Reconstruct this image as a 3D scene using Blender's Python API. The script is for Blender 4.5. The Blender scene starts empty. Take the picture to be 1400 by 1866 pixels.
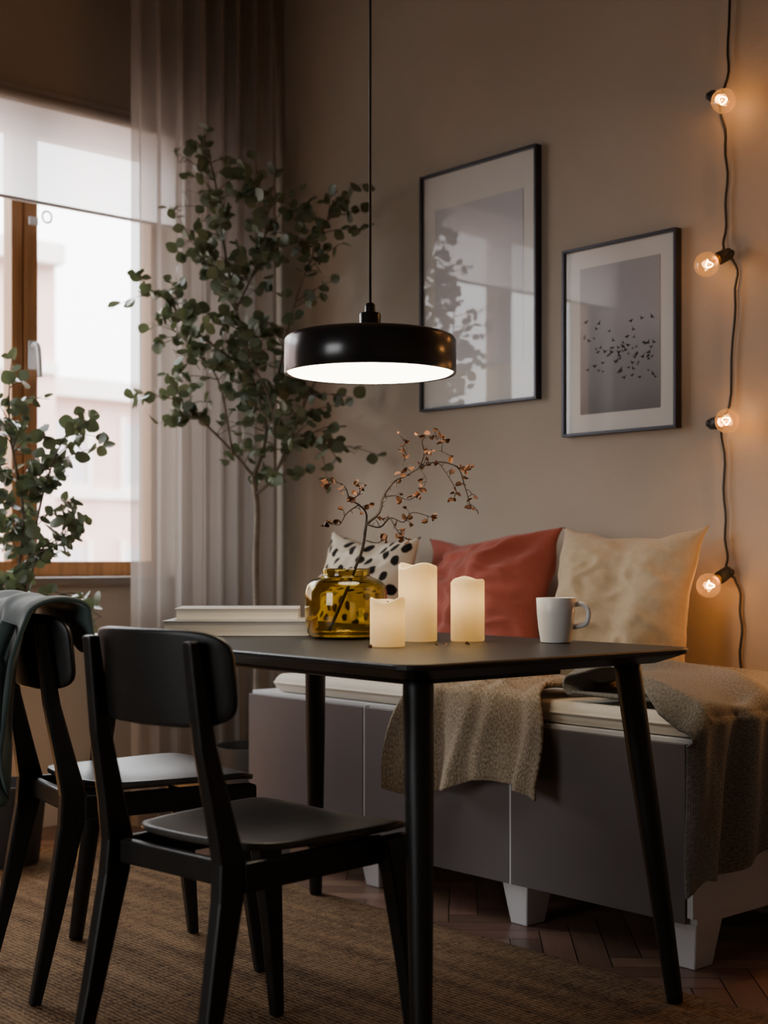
import bpy, math, random
from mathutils import Vector, Matrix, noise, Euler
random.seed(7)
C=bpy.context.scene.collection
def rnd(a,b): return random.uniform(a,b)
# ------------------------------------------------------------ materials
def newmat(name):
    m=bpy.data.materials.new(name); m.use_nodes=True
    nt=m.node_tree; return m,nt,nt.nodes["Principled BSDF"],nt.nodes["Material Output"]
def mat(name,col,rough=.5,metal=0,var=0,vscale=5,bump=0,bscale=50,spec=.5,stretch=None,coat=0,bdist=.002,sheen=0,detail=4):
    m,nt,b,o=newmat(name); N=nt.nodes; L=nt.links
    b.inputs['Base Color'].default_value=(*col,1); b.inputs['Roughness'].default_value=rough
    b.inputs['Metallic'].default_value=metal; b.inputs['Specular IOR Level'].default_value=spec
    b.inputs['Coat Weight'].default_value=coat; b.inputs['Sheen Weight'].default_value=sheen
    tc=N.new('ShaderNodeTexCoord'); mp=N.new('ShaderNodeMapping'); L.new(tc.outputs['Object'],mp.inputs[0])
    if stretch: mp.inputs['Scale'].default_value=stretch
    if var:
        n=N.new('ShaderNodeTexNoise'); n.inputs['Scale'].default_value=vscale; n.inputs['Detail'].default_value=detail
        L.new(mp.outputs[0],n.inputs['Vector'])
        r=N.new('ShaderNodeValToRGB'); r.color_ramp.elements[0].position=.3; r.color_ramp.elements[1].position=.7
        r.color_ramp.elements[0].color=(*[max(0,c*(1-var)) for c in col],1)
        r.color_ramp.elements[1].color=(*[min(1,c*(1+var)) for c in col],1)
        L.new(n.outputs['Fac'],r.inputs[0]); L.new(r.outputs[0],b.inputs['Base Color'])
    if bump:
        n2=N.new('ShaderNodeTexNoise'); n2.inputs['Scale'].default_value=bscale; n2.inputs['Detail'].default_value=5
        L.new(mp.outputs[0],n2.inputs['Vector'])
        bp=N.new('ShaderNodeBump'); bp.inputs['Strength'].default_value=bump; bp.inputs['Distance'].default_value=bdist
        L.new(n2.outputs['Fac'],bp.inputs['Height']); L.new(bp.outputs[0],b.inputs['Normal'])
    return m
def emis(name,col,s):
    m,nt,b,o=newmat(name); b.inputs['Base Color'].default_value=(*col,1)
    b.inputs['Emission Color'].default_value=(*col,1); b.inputs['Emission Strength'].default_value=s; return m
def weave(name,c1,c2,scale=160,bump=.6,rough=.9,aniso=(1,1,1)):
    m,nt,b,o=newmat(name); N=nt.nodes; L=nt.links
    b.inputs['Roughness'].default_value=rough; b.inputs['Specular IOR Level'].default_value=.15; b.inputs['Sheen Weight'].default_value=.15
    tc=N.new('ShaderNodeTexCoord'); 
    n1=N.new('ShaderNodeTexNoise'); n1.inputs['Scale'].default_value=scale; n1.inputs['Detail'].default_value=3
    mp1=N.new('ShaderNodeMapping'); mp1.inputs['Scale'].default_value=(aniso[0],aniso[1],aniso[2]); L.new(tc.outputs['UV'],mp1.inputs[0]); L.new(mp1.outputs[0],n1.inputs['Vector'])
    w1=N.new('ShaderNodeTexWave'); w1.inputs['Scale'].default_value=scale*.45; w1.inputs['Distortion'].default_value=1.5; w1.bands_direction='X'
    w2=N.new('ShaderNodeTexWave'); w2.inputs['Scale'].default_value=scale*.45; w2.inputs['Distortion'].default_value=1.5; w2.bands_direction='Y'
    L.new(tc.outputs['UV'],w1.inputs['Vector']); L.new(tc.outputs['UV'],w2.inputs['Vector'])
    mx=N.new('ShaderNodeMath'); mx.operation='MULTIPLY'; L.new(w1.outputs['Fac'],mx.inputs[0]); L.new(w2.outputs['Fac'],mx.inputs[1])
    ad=N.new('ShaderNodeMath'); ad.operation='MULTIPLY_ADD'; L.new(mx.outputs[0],ad.inputs[0]); ad.inputs[1].default_value=.5; L.new(n1.outputs['Fac'],ad.inputs[2])
    r=N.new('ShaderNodeValToRGB'); r.color_ramp.elements[0].position=.42; r.color_ramp.elements[1].position=.82
    r.color_ramp.elements[0].color=(*c1,1); r.color_ramp.elements[1].color=(*c2,1)
    L.new(ad.outputs[0],r.inputs[0]); L.new(r.outputs[0],b.inputs['Base Color'])
    bp=N.new('ShaderNodeBump'); bp.inputs['Strength'].default_value=bump; bp.inputs['Distance'].default_value=.002
    L.new(ad.outputs[0],bp.inputs['Height']); L.new(bp.outputs[0],b.inputs['Normal'])
    return m
def thinglass(name,tint=(1,1,1),base=.045,edge=.7,power=4,frost=0):
    m,nt,b,o=newmat(name); N=nt.nodes; L=nt.links; N.remove(b)
    t=N.new('ShaderNodeBsdfTransparent'); t.inputs[0].default_value=(*tint,1)
    g=N.new('ShaderNodeBsdfGlossy'); g.inputs['Roughness'].default_value=.02
    mx=N.new('ShaderNodeMixShader')
    lw=N.new('ShaderNodeLayerWeight'); lw.inputs['Blend'].default_value=.5
    pw=N.new('ShaderNodeMath'); pw.operation='POWER'; pw.inputs[1].default_value=power; L.new(lw.outputs['Facing'],pw.inputs[0])
    ma=N.new('ShaderNodeMath'); ma.operation='MULTIPLY_ADD'; ma.inputs[1].default_value=edge; ma.inputs[2].default_value=base; L.new(pw.outputs[0],ma.inputs[0])
    L.new(ma.outputs[0],mx.inputs[0])
    L.new(t.outputs[0],mx.inputs[1]); L.new(g.outputs[0],mx.inputs[2])
    if frost:
        f=N.new('ShaderNodeBsdfTranslucent'); f.inputs[0].default_value=(1,.75,.5,1)
        m2=N.new('ShaderNodeMixShader'); m2.inputs[0].default_value=frost; L.new(mx.outputs[0],m2.inputs[1]); L.new(f.outputs[0],m2.inputs[2]); L.new(m2.outputs[0],o.inputs[0])
    else: L.new(mx.outputs[0],o.inputs[0])
    return m
def sheer(name,col,transp,transl):
    m,nt,b,o=newmat(name); N=nt.nodes; L=nt.links; N.remove(b)
    d=N.new('ShaderNodeBsdfDiffuse'); d.inputs[0].default_value=(*col,1)
    tl=N.new('ShaderNodeBsdfTranslucent'); tl.inputs[0].default_value=(*col,1)
    tr=N.new('ShaderNodeBsdfTransparent')
    m1=N.new('ShaderNodeMixShader'); m1.inputs[0].default_value=transl
    m2=N.new('ShaderNodeMixShader'); m2.inputs[0].default_value=transp
    L.new(d.outputs[0],m1.inputs[1]); L.new(tl.outputs[0],m1.inputs[2]); L.new(m1.outputs[0],m2.inputs[1]); L.new(tr.outputs[0],m2.inputs[2]); L.new(m2.outputs[0],o.inputs[0])
    tc=N.new('ShaderNodeTexCoord'); n=N.new('ShaderNodeTexNoise'); n.inputs['Scale'].default_value=300; L.new(tc.outputs['Object'],n.inputs['Vector'])
    bp=N.new('ShaderNodeBump'); bp.inputs['Strength'].default_value=.15; bp.inputs['Distance'].default_value=.001
    L.new(n.outputs['Fac'],bp.inputs['Height']); L.new(bp.outputs[0],d.inputs['Normal'])
    return m

M={}
M['wall']=mat('plaster_greige',(.425,.364,.295),.9,var=.05,vscale=2.5,bump=.35,bscale=28,spec=.2,bdist=.006)
M['ceil']=mat('ceiling_paint',(.30,.26,.22),.9,var=.03,bump=.1)
M['black']=mat('black_stained_wood',(.009,.0085,.008),.42,var=.3,vscale=18,bump=.25,bscale=40,spec=.4,stretch=(1,8,1),bdist=.001)
M['blacktable']=mat('black_table_wood',(.014,.0135,.013),.42,var=.3,vscale=12,bump=.25,bscale=30,spec=.45,stretch=(1,10,1),bdist=.001)
M['seat']=mat('seat_wood',(.044,.039,.034),.36,var=.3,vscale=12,bump=.2,bscale=25,spec=.5,stretch=(10,1,1),bdist=.001)
M['lampblack']=mat('lamp_black_enamel',(.012,.011,.012),.22,var=.05,spec=.5)
M['cable']=mat('black_cable',(.01,.01,.01),.5,var=.1)
M['diff']=emis('lamp_diffuser',(1,.82,.58),15)
M['door']=mat('bench_door_grey',(.125,.110,.112),.42,var=.04,vscale=3,spec=.4)
M['frame']=mat('bench_frame_white',(.62,.62,.63),.45,var=.03)
M['cushion']=weave('cushion_cotton',(.72,.67,.58),(.82,.77,.68),300,.2)
M['oak']=mat('window_oak',(.42,.20,.075),.45,var=.25,vscale=6,stretch=(8,8,.6),bump=.1)
M['trim']=mat('window_trim_paint',(.42,.37,.32),.6,var=.04)
M['sill']=mat('sill_board',(.2,.16,.13),.5,var=.1)
M['glass']=thinglass('window_glass',(1,1,1))
M['blind']=sheer('roller_blind_fabric',(.99,.99,.99),.22,.97)
M['curtain']=sheer('sheer_curtain_fabric',(.45,.405,.37),.28,.4)
M['chrome']=mat('handle_white',(.75,.75,.76),.25,var=.03)
M['framemetal']=mat('picture_frame_dark',(.035,.037,.05),.35,metal=.5,var=.1)
M['mat']=mat('picture_mat_card',(.74,.72,.68),.9,var=.02)
M['pglass']=thinglass('picture_glass',(1,1,1),.05,.7,4)
M['ink']=mat('bird_ink',(.01,.01,.015),.9,var=.1)
M['red']=mat('pillow_terracotta',(.34,.080,.054),.85,var=.12,vscale=10,bump=.3,bscale=200,spec=.15,sheen=.2)
M['beige']=mat('pillow_linen',(.52,.41,.275),.9,var=.07,vscale=60,bump=.5,bscale=320,spec=.15,sheen=.2)
M['knit']=weave('knit_throw',(.17,.115,.07),(.66,.54,.38),230,.9,aniso=(1,.55,1))
M['wool']=weave('wool_throw',(.13,.125,.11),(.42,.40,.36),250,.9,aniso=(.7,1,1))
M['jacket']=mat('jacket_cloth',(.042,.070,.066),.8,var=.2,vscale=8,bump=.3,bscale=150,spec=.25,sheen=.4)
def leafmat():
    m,nt,b,o=newmat('leaf_green'); N=nt.nodes; L=nt.links
    b.inputs['Roughness'].default_value=.36
    tc=N.new('ShaderNodeTexCoord'); n=N.new('ShaderNodeTexNoise'); n.inputs['Scale'].default_value=9; L.new(tc.outputs['Object'],n.inputs['Vector'])
    r=N.new('ShaderNodeValToRGB'); r.color_ramp.elements[0].position=.3; r.color_ramp.elements[1].position=.72
    r.color_ramp.elements[0].color=(.06,.085,.05,1); r.color_ramp.elements[1].color=(.19,.225,.15,1); L.new(n.outputs['Fac'],r.inputs[0]); L.new(r.outputs[0],b.inputs['Base Color'])
    t=N.new('ShaderNodeBsdfTranslucent'); t.inputs[0].default_value=(.20,.26,.11,1)
    mx=N.new('ShaderNodeMixShader'); mx.inputs[0].default_value=.13; L.new(b.outputs[0],mx.inputs[1]); L.new(t.outputs[0],mx.inputs[2]); L.new(mx.outputs[0],o.inputs[0]); return m
M['leaf']=leafmat()
M['bark']=mat('bark',(.15,.12,.09),.8,var=.3,vscale=25,bump=.4,bscale=60)
M['darkbark']=mat('dark_twig_bark',(.028,.018,.012),.8,var=.4,vscale=60,bump=.5,bscale=150)
M['dryleaf']=mat('dried_leaf',(.14,.055,.022),.6,var=.6,vscale=40,spec=.3)
M['pot']=mat('pot_dark',(.03,.028,.027),.6,var=.1)
M['soil']=mat('soil',(.02,.014,.01),.95,var=.4,vscale=60,bump=1,bscale=80,bdist=.01)
M['cover']=mat('book_cover',(.56,.545,.53),.5,var=.03)
M['pages']=mat('book_pages',(.80,.75,.66),.9,var=.10,vscale=6,stretch=(1,1,120),bump=.3,bscale=20)
M['mug']=mat('stoneware_white',(.82,.81,.79),.3,var=.02,spec=.5)
M['coffee']=mat('coffee',(.02,.01,.006),.15,var=.05)
M['wick']=mat('wick',(.02,.015,.01),.9,var=.1)
M['bulbglass']=thinglass('bulb_glass',(1,.86,.66),.07,.8,2.5,.05)
M['filament']=emis('filament',(1,.50,.16),60)
M['brass']=mat('brass_cap',(.55,.35,.12),.35,metal=1,var=.05)
M['lantern']=emis('lantern_opal',(1,.5,.18),14)
M['brick']=mat('outside_brick',(.78,.53,.46),.9,var=.08,vscale=2)
M['bwin']=mat('outside_window',(.62,.58,.60),.3,var=.05)
M['bstone']=mat('outside_stone',(.88,.80,.74),.8,var=.05)
# wax
def wax():
    m,nt,b,o=newmat('candle_wax'); N=nt.nodes; L=nt.links
    b.inputs['Base Color'].default_value=(.84,.76,.58,1); b.inputs['Roughness'].default_value=.45
    tl=N.new('ShaderNodeBsdfTranslucent'); tl.inputs[0].default_value=(.95,.78,.45,1)
    n=N.new('ShaderNodeTexNoise'); n.inputs['Scale'].default_value=30; tc=N.new('ShaderNodeTexCoord'); L.new(tc.outputs['Object'],n.inputs['Vector'])
    bp=N.new('ShaderNodeBump'); bp.inputs['Strength'].default_value=.15; bp.inputs['Distance'].default_value=.002; L.new(n.outputs['Fac'],bp.inputs['Height']); L.new(bp.outputs[0],b.inputs['Normal'])
    mx=N.new('ShaderNodeMixShader'); mx.inputs[0].default_value=.3
    L.new(b.outputs[0],mx.inputs[1]); L.new(tl.outputs[0],mx.inputs[2]); L.new(mx.outputs[0],o.inputs[0]); return m
M['wax']=wax()
def vaseglass():
    m,nt,b,o=newmat('amber_glass')
    b.inputs['Base Color'].default_value=(.74,.58,.13,1); b.inputs['Roughness'].default_value=.02
    b.inputs['Transmission Weight'].default_value=1; b.inputs['IOR'].default_value=1.45; return m
M['vase']=vaseglass()
def spots():
    m,nt,b,o=newmat('pillow_spotted'); N=nt.nodes; L=nt.links
    b.inputs['Roughness'].default_value=.9; b.inputs['Specular IOR Level'].default_value=.15
    tc=N.new('ShaderNodeTexCoord'); mp=N.new('ShaderNodeMapping'); mp.inputs['Scale'].default_value=(9.5,7.2,1); mp.inputs['Rotation'].default_value=(0,0,.35)
    v=N.new('ShaderNodeTexVoronoi'); v.voronoi_dimensions='2D'; v.inputs['Scale'].default_value=1; v.inputs['Randomness'].default_value=.5
    nn=N.new('ShaderNodeTexNoise'); nn.inputs['Scale'].default_value=25
    L.new(tc.outputs['UV'],mp.inputs[0]); L.new(mp.outputs[0],v.inputs['Vector']); L.new(tc.outputs['UV'],nn.inputs['Vector'])
    ma=N.new('ShaderNodeMath'); ma.operation='MULTIPLY_ADD'; L.new(nn.outputs['Fac'],ma.inputs[0]); ma.inputs[1].default_value=.14; L.new(v.outputs['Distance'],ma.inputs[2])
    r=N.new('ShaderNodeValToRGB'); r.color_ramp.elements[0].position=.35; r.color_ramp.elements[1].position=.37
    r.color_ramp.elements[0].color=(.014,.012,.01,1); r.color_ramp.elements[1].color=(.64,.55,.43,1)
    L.new(ma.outputs[0],r.inputs[0]); L.new(r.outputs[0],b.inputs['Base Color']); return m
M['spots']=spots()
def artmat(name,hi,lo,z0,z1,nscale=3,namt=.15):
    m,nt,b,o=newmat(name); N=nt.nodes; L=nt.links; b.inputs['Roughness'].default_value=.9
    tc=N.new('ShaderNodeTexCoord'); sp=N.new('ShaderNodeSeparateXYZ'); L.new(tc.outputs['Generated'],sp.inputs[0])
    n=N.new('ShaderNodeTexNoise'); n.inputs['Scale'].default_value=nscale; n.inputs['Detail'].default_value=4; L.new(tc.outputs['Generated'],n.inputs['Vector'])
    mu=N.new('ShaderNodeMath'); mu.operation='MULTIPLY_ADD'; L.new(n.outputs['Fac'],mu.inputs[0]); mu.inputs[1].default_value=namt; L.new(sp.outputs['Z'],mu.inputs[2])
    r=N.new('ShaderNodeValToRGB'); r.color_ramp.elements[0].position=z0; r.color_ramp.elements[1].position=z1
    r.color_ramp.elements[0].color=(*lo,1); r.color_ramp.elements[1].color=(*hi,1)
    L.new(mu.outputs[0],r.inputs[0]); L.new(r.outputs[0],b.inputs['Base Color']); return m
M['art1']=artmat('art_print_fog',(.58,.57,.595),(.70,.69,.70),.1,1)
M['art2']=artmat('art_print_sky',(.40,.40,.42),(.16,.16,.17),.05,.75,3,.22)
def floormat():
    m,nt,b,o=newmat('herringbone_wood'); N=nt.nodes; L=nt.links; b.inputs['Roughness'].default_value=.35
    a=N.new('ShaderNodeVertexColor'); a.layer_name='Col'
    tc=N.new('ShaderNodeTexCoord'); n=N.new('ShaderNodeTexNoise'); n.inputs['Scale'].default_value=1; n.inputs['Detail'].default_value=6
    mp=N.new('ShaderNodeMapping'); mp.inputs['Scale'].default_value=(6,80,1); L.new(tc.outputs['UV'],mp.inputs[0]); L.new(mp.outputs[0],n.inputs['Vector'])
    r=N.new('ShaderNodeValToRGB'); r.color_ramp.elements[0].color=(.5,.5,.5,1); r.color_ramp.elements[1].color=(1.2,1.2,1.2,1); L.new(n.outputs['Fac'],r.inputs[0])
    mx=N.new('ShaderNodeMix'); mx.data_type='RGBA'; mx.blend_type='MULTIPLY'; mx.inputs[0].default_value=1
    L.new(a.outputs[0],mx.inputs[6]); L.new(r.outputs[0],mx.inputs[7]); L.new(mx.outputs[2],b.inputs['Base Color']); return m
M['floor']=floormat()
def rugmat():
    m,nt,b,o=newmat('jute_rug'); N=nt.nodes; L=nt.links; b.inputs['Roughness'].default_value=.95; b.inputs['Specular IOR Level'].default_value=.1
    tc=N.new('ShaderNodeTexCoord')
    w=N.new('ShaderNodeTexWave'); w.bands_direction='Y'; w.inputs['Scale'].default_value=26; w.inputs['Distortion'].default_value=4; w.inputs['Detail Scale'].default_value=3; w.inputs['Detail'].default_value=3
    L.new(tc.outputs['Object'],w.inputs['Vector'])
    mp=N.new('ShaderNodeMapping'); mp.inputs['Scale'].default_value=(90,25,1); L.new(tc.outputs['Object'],mp.inputs[0])
    n=N.new('ShaderNodeTexNoise'); n.inputs['Scale'].default_value=1; n.inputs['Detail'].default_value=3; L.new(mp.outputs[0],n.inputs['Vector'])
    mp2=N.new('ShaderNodeMapping'); mp2.inputs['Scale'].default_value=(1,14,1); L.new(tc.outputs['Object'],mp2.inputs[0])
    n3=N.new('ShaderNodeTexNoise'); n3.inputs['Scale'].default_value=1.5; n3.inputs['Detail'].default_value=3; L.new(mp2.outputs[0],n3.inputs['Vector'])
    ad=N.new('ShaderNodeMath'); ad.operation='MULTIPLY_ADD'; L.new(w.outputs['Fac'],ad.inputs[0]); ad.inputs[1].default_value=.38; L.new(n.outputs['Fac'],ad.inputs[2])
    a2=N.new('ShaderNodeMath'); a2.operation='MULTIPLY_ADD'; L.new(n3.outputs['Fac'],a2.inputs[0]); a2.inputs[1].default_value=.9; L.new(ad.outputs[0],a2.inputs[2])
    a3=N.new('ShaderNodeMath'); a3.operation='MULTIPLY'; a3.inputs[1].default_value=.6; L.new(a2.outputs[0],a3.inputs[0])
    r=N.new('ShaderNodeValToRGB'); r.color_ramp.elements[0].position=.48; r.color_ramp.elements[1].position=.84
    L.new(a3.outputs[0],r.inputs[0])
    r.color_ramp.elements[0].color=(.062,.036,.021,1); r.color_ramp.elements[1].color=(.27,.165,.088,1)
    L.new(r.outputs[0],b.inputs['Base Color'])
    bp=N.new('ShaderNodeBump'); bp.inputs['Strength'].default_value=.8; bp.inputs['Distance'].default_value=.005
    L.new(ad.outputs[0],bp.inputs['Height']); L.new(bp.outputs[0],b.inputs['Normal']); return m
M['rug']=rugmat()
# ------------------------------------------------------------ mesh helpers
def obj(name,verts,faces,m,smooth=False,parent=None,bevel=0,solid=0,sub=0,uvs=None,soff=0,bseg=2):
    me=bpy.data.meshes.new(name); me.from_pydata([tuple(v) for v in verts],[],faces); me.validate(); me.update()
    if uvs:
        ul=me.uv_layers.new(name='UVMap')
        for p in me.polygons:
            for li in p.loop_indices: ul.data[li].uv=uvs[me.loops[li].vertex_index]
    me.materials.append(m)
    if smooth: me.polygons.foreach_set('use_smooth',[True]*len(me.polygons))
    ob=bpy.data.objects.new(name,me); C.objects.link(ob)
    if solid:
        s=ob.modifiers.new('s','SOLIDIFY'); s.thickness=solid; s.offset=soff
    if bevel:
        b=ob.modifiers.new('b','BEVEL'); b.width=bevel; b.segments=bseg; b.limit_method='ANGLE'; b.angle_limit=.6
    if sub:
        s=ob.modifiers.new('u','SUBSURF'); s.levels=sub; s.render_levels=sub
    if parent: ob.parent=parent
    return ob
def empty(name,loc=(0,0,0),rz=0):
    e=bpy.data.objects.new(name,None); e.empty_display_size=.1; e.location=loc; e.rotation_euler=(0,0,rz); C.objects.link(e); return e
def boxvf(x0,x1,y0,y1,z0,z1,off=0):
    v=[(x0,y0,z0),(x1,y0,z0),(x1,y1,z0),(x0,y1,z0),(x0,y0,z1),(x1,y0,z1),(x1,y1,z1),(x0,y1,z1)]
    f=[(0,3,2,1),(4,5,6,7),(0,1,5,4),(1,2,6,5),(2,3,7,6),(3,0,4,7)]
    return v,[tuple(i+off for i in q) for q in f]
def boxes(name,bl,m,parent=None,bevel=0):
    V=[];F=[]
    for b in bl:
        v,f=boxvf(*b,off=len(V)); V+=v; F+=f
    return obj(name,V,F,m,parent=parent,bevel=bevel)
def lathe(name,prof,m,seg=48,parent=None,loc=(0,0,0),closed=False,smooth=True,bevel=0):
    V=[];F=[]
    for r,z in prof:
        for i in range(seg):
            a=2*math.pi*i/seg; V.append((loc[0]+r*math.cos(a),loc[1]+r*math.sin(a),loc[2]+z))
    n=len(prof); rng=n if closed else n-1
    for j in range(rng):
        k=(j+1)%n
        for i in range(seg):
            i2=(i+1)%seg; F.append((j*seg+i,j*seg+i2,k*seg+i2,k*seg+i))
    if not closed:
        F.append(tuple(reversed(range(seg)))); F.append(tuple((n-1)*seg+i for i in range(seg)))
    ob=obj(name,V,F,m,smooth=smooth,parent=parent)
    if smooth:
        md=ob.modifiers.new('e','EDGE_SPLIT'); md.split_angle=.7
    return ob
def tubevf(pts,rad,seg=8,off=0):
    pts=[Vector(p) for p in pts]; V=[];F=[]; n=len(pts)
    if not isinstance(rad,(list,tuple)): rad=[rad]*n
    up=Vector((0,0,1))
    t0=(pts[1]-pts[0]).normalized(); 
    if abs(t0.dot(up))>.9: up=Vector((1,0,0))
    nrm=t0.cross(up).normalized()
    for i,p in enumerate(pts):
        t=(pts[min(i+1,n-1)]-pts[max(i-1,0)]).normalized()
        nrm=(nrm-t*nrm.dot(t)).normalized(); bn=t.cross(nrm)
        for k in range(seg):
            a=2*math.pi*k/seg; V.append(p+(nrm*math.cos(a)+bn*math.sin(a))*rad[i])
    for i in range(n-1):
        for k in range(seg):
            k2=(k+1)%seg; F.append((off+i*seg+k,off+i*seg+k2,off+(i+1)*seg+k2,off+(i+1)*seg+k))
    F.append(tuple(off+k for k in reversed(range(seg)))); F.append(tuple(off+(n-1)*seg+k for k in range(seg)))
    return V,F
def tube(name,pts,rad,m,seg=8,parent=None):
    V,F=tubevf(pts,rad,seg); return obj(name,V,F,m,smooth=True,parent=parent)
def smoothpts(pts,k=6):
    P=[Vector(p) for p in pts]; out=[]
    for i in range(len(P)-1):
        p0=P[max(i-1,0)];p1=P[i];p2=P[i+1];p3=P[min(i+2,len(P)-1)]
        for j in range(k):
            t=j/k; out.append(.5*((2*p1)+(p2-p0)*t+(2*p0-5*p1+4*p2-p3)*t*t+(3*p1-p0-3*p2+p3)*t**3))
    out.append(P[-1]); return out
def grid(name,nu,nv,fn,m,parent=None,solid=0,sub=0,uvscale=(1,1),soff=0,smooth=True):
    V=[];F=[];U=[]
    for j in range(nv+1):
        for i in range(nu+1):
            u=i/nu; v=j/nv; V.append(fn(u,v)); U.append((u*uvscale[0],v*uvscale[1]))
    for j in range(nv):
        for i in range(nu):
            a=j*(nu+1)+i; F.append((a,a+1,a+nu+2,a+nu+1))
    return obj(name,V,F,m,smooth=smooth,parent=parent,solid=solid,sub=sub,uvs=U,soff=soff)
def loft(name,rings,m,parent=None,bevel=0,smooth=False):
    """rings: list of (cx,cy,cz,hx,hy)"""
    V=[];F=[]
    for (x,y,z,hx,hy) in rings: V+=[(x-hx,y-hy,z),(x+hx,y-hy,z),(x+hx,y+hy,z),(x-hx,y+hy,z)]
    n=len(rings)
    for i in range(n-1):
        for k in range(4):
            k2=(k+1)%4; F.append((i*4+k,i*4+k2,(i+1)*4+k2,(i+1)*4+k))
    F.append((3,2,1,0)); F.append(tuple((n-1)*4+k for k in range(4)))
    return obj(name,V,F,m,parent=parent,bevel=bevel,smooth=smooth)
def rrect(hx,hy,r,n=8):
    out=[]
    for cx,cy,a0 in ((hx-r,hy-r,0),(-hx+r,hy-r,90),(-hx+r,-hy+r,180),(hx-r,-hy+r,270)):
        for i in range(n+1):
            a=math.radians(a0+90*i/n); out.append((cx+r*math.cos(a),cy+r*math.sin(a)))
    return out
def stack(name,layers,m,parent=None,smooth=False):
    """layers: list of (outline pts, z)"""
    V=[];F=[];n=len(layers[0][0])
    for pts,z in layers: V+=[(x,y,z) for x,y in pts]
    for j in range(len(layers)-1):
        for i in range(n):
            i2=(i+1)%n; F.append((j*n+i,j*n+i2,(j+1)*n+i2,(j+1)*n+i))
    F.append(tuple(reversed(range(n)))); F.append(tuple((len(layers)-1)*n+i for i in range(n)))
    return obj(name,V,F,m,parent=parent,smooth=smooth)
nz=lambda x,y,z=0: noise.noise(Vector((x,y,z)))
# ------------------------------------------------------------ room shell
XL,XR,YB,YF,ZC=-4.4,1.5,3.2,-2.0,3.1
boxes('wall_back',[(XL-.25,XR+.2,YB,YB+.2,-.1,ZC)],M['wall'])
WY0,WY1,WZ0,WZ1=.95,2.90,.86,2.46
boxes('wall_left',[(XL-.25,XL,YF-.2,WY0,-.1,ZC),(XL-.25,XL,WY1,YB,-.1,ZC),(XL-.25,XL,WY0,WY1,-.1,WZ0),(XL-.25,XL,WY0,WY1,WZ1,ZC)],M['wall'])
boxes('wall_right',[(XR,XR+.2,YF-.2,YB,-.1,ZC)],M['wall'])
QX0,QX1,QZ0,QZ1=-3.0,-1.5,.8,2.0  # opening for the added fill window, sized for how much daylight it lets in
boxes('wall_front',[(XL,QX0,YF-.2,YF,-.1,ZC),(QX1,XR,YF-.2,YF,-.1,ZC),(QX0,QX1,YF-.2,YF,-.1,QZ0),(QX0,QX1,YF-.2,YF,QZ1,ZC)],M['wall'])
boxes('ceiling',[(XL-.25,XR+.2,YF-.2,YB+.2,ZC,ZC+.15)],M['ceil'])
boxes('baseboard_back',[(XL,XR,YB-.015,YB,0,.07)],M['trim'],bevel=.003)
boxes('baseboard_left',[(XL,XL+.015,YF,YB-.015,0,.07)],M['trim'],bevel=.003)
# herringbone floor
def floor():
    V=[];F=[];U=[];cols=[]
    w,l=.075,.375; g=.0012; k=int(l/w); c=math.cos(math.pi/4)
    for i in range(-70,75):
        for j in range(-14,16):
            for o in (0,1):
                bx=(i+j*k*2)*w; by=i*w
                if o==0: r=(bx,bx+l,by,by+w)
                else: r=(bx+l,bx+l+w,by-l+w,by+w)
                cx=(r[0]+r[1])/2; cy=(r[2]+r[3])/2
                wx=(cx-cy)*c-1.5; wy=(cx+cy)*c+.6
                if not(XL-.15<wx<XR+.15 and YF-.15<wy<YB+.15): continue
                b=len(V)
                for (x,y) in ((r[0]+g,r[2]+g),(r[1]-g,r[2]+g),(r[1]-g,r[3]-g),(r[0]+g,r[3]-g)):
                    V.append(((x-y)*c-1.5,(x+y)*c+.6,0))
                uo=rnd(0,9)
                U+= [(uo,uo),(uo+l,uo),(uo+l,uo+w),(uo,uo+w)] if o==0 else [(uo,uo),(uo,uo+w),(uo+l,uo+w),(uo+l,uo)]
                F.append((b,b+1,b+2,b+3)); t=rnd(.6,1.15); cols.append((.26*t,.15*t*rnd(.92,1.05),.105*t,1))
    b=len(V); V+=[(XL-.2,YF-.2,-.004),(XR+.2,YF-.2,-.004),(XR+.2,YB+.2,-.004),(XL-.2,YB+.2,-.004)]; U+=[(0,0)]*4; F.append((b,b+1,b+2,b+3)); cols.append((.02,.012,.01,1))
    ob=obj('floor',V,F,M['floor'],uvs=U)
    ca=ob.data.color_attributes.new('Col','FLOAT_COLOR','CORNER')
    for p in ob.data.polygons:
        for li in p.loop_indices: ca.data[li].color=cols[p.index]
floor()
# rug
RZ=.0095
stack('rug',[(rrect(1.95,1.45,.02),0.0008),(rrect(1.955,1.455,.02),.005),(rrect(1.95,1.45,.02),.009)],M['rug']).location=(-2.1,1.0,0)
# ------------------------------------------------------------ window
w=empty('window_1',(XL,0,0))
xw0,xw1=-.15,-.08
fw=.055
boxes('frame',[(xw0,xw1,WY0,WY0+fw,WZ0,WZ1),(xw0,xw1,WY1-fw,WY1,WZ0,WZ1),(xw0,xw1,WY0+fw,WY1-fw,WZ0,WZ0+fw),(xw0,xw1,WY0+fw,WY1-fw,WZ1-fw,WZ1)],M['oak'],w,.004)
boxes('mullion',[(xw0,xw1+.015,2.325,2.375,WZ0+fw,WZ1-fw),(xw0+.01,xw1+.005,2.28,2.323,WZ0+fw,WZ1-fw),(xw0,xw1+.015,1.57,1.66,WZ0+fw,WZ1-fw)],M['oak'],w,.004)
obj('glass_pane',[(-.12,WY0+.03,WZ0+.03),(-.12,WY1-.03,WZ0+.03),(-.12,WY1-.03,WZ1-.03),(-.12,WY0+.03,WZ1-.03)],[(0,1,2,3)],M['glass'],parent=w)
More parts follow.
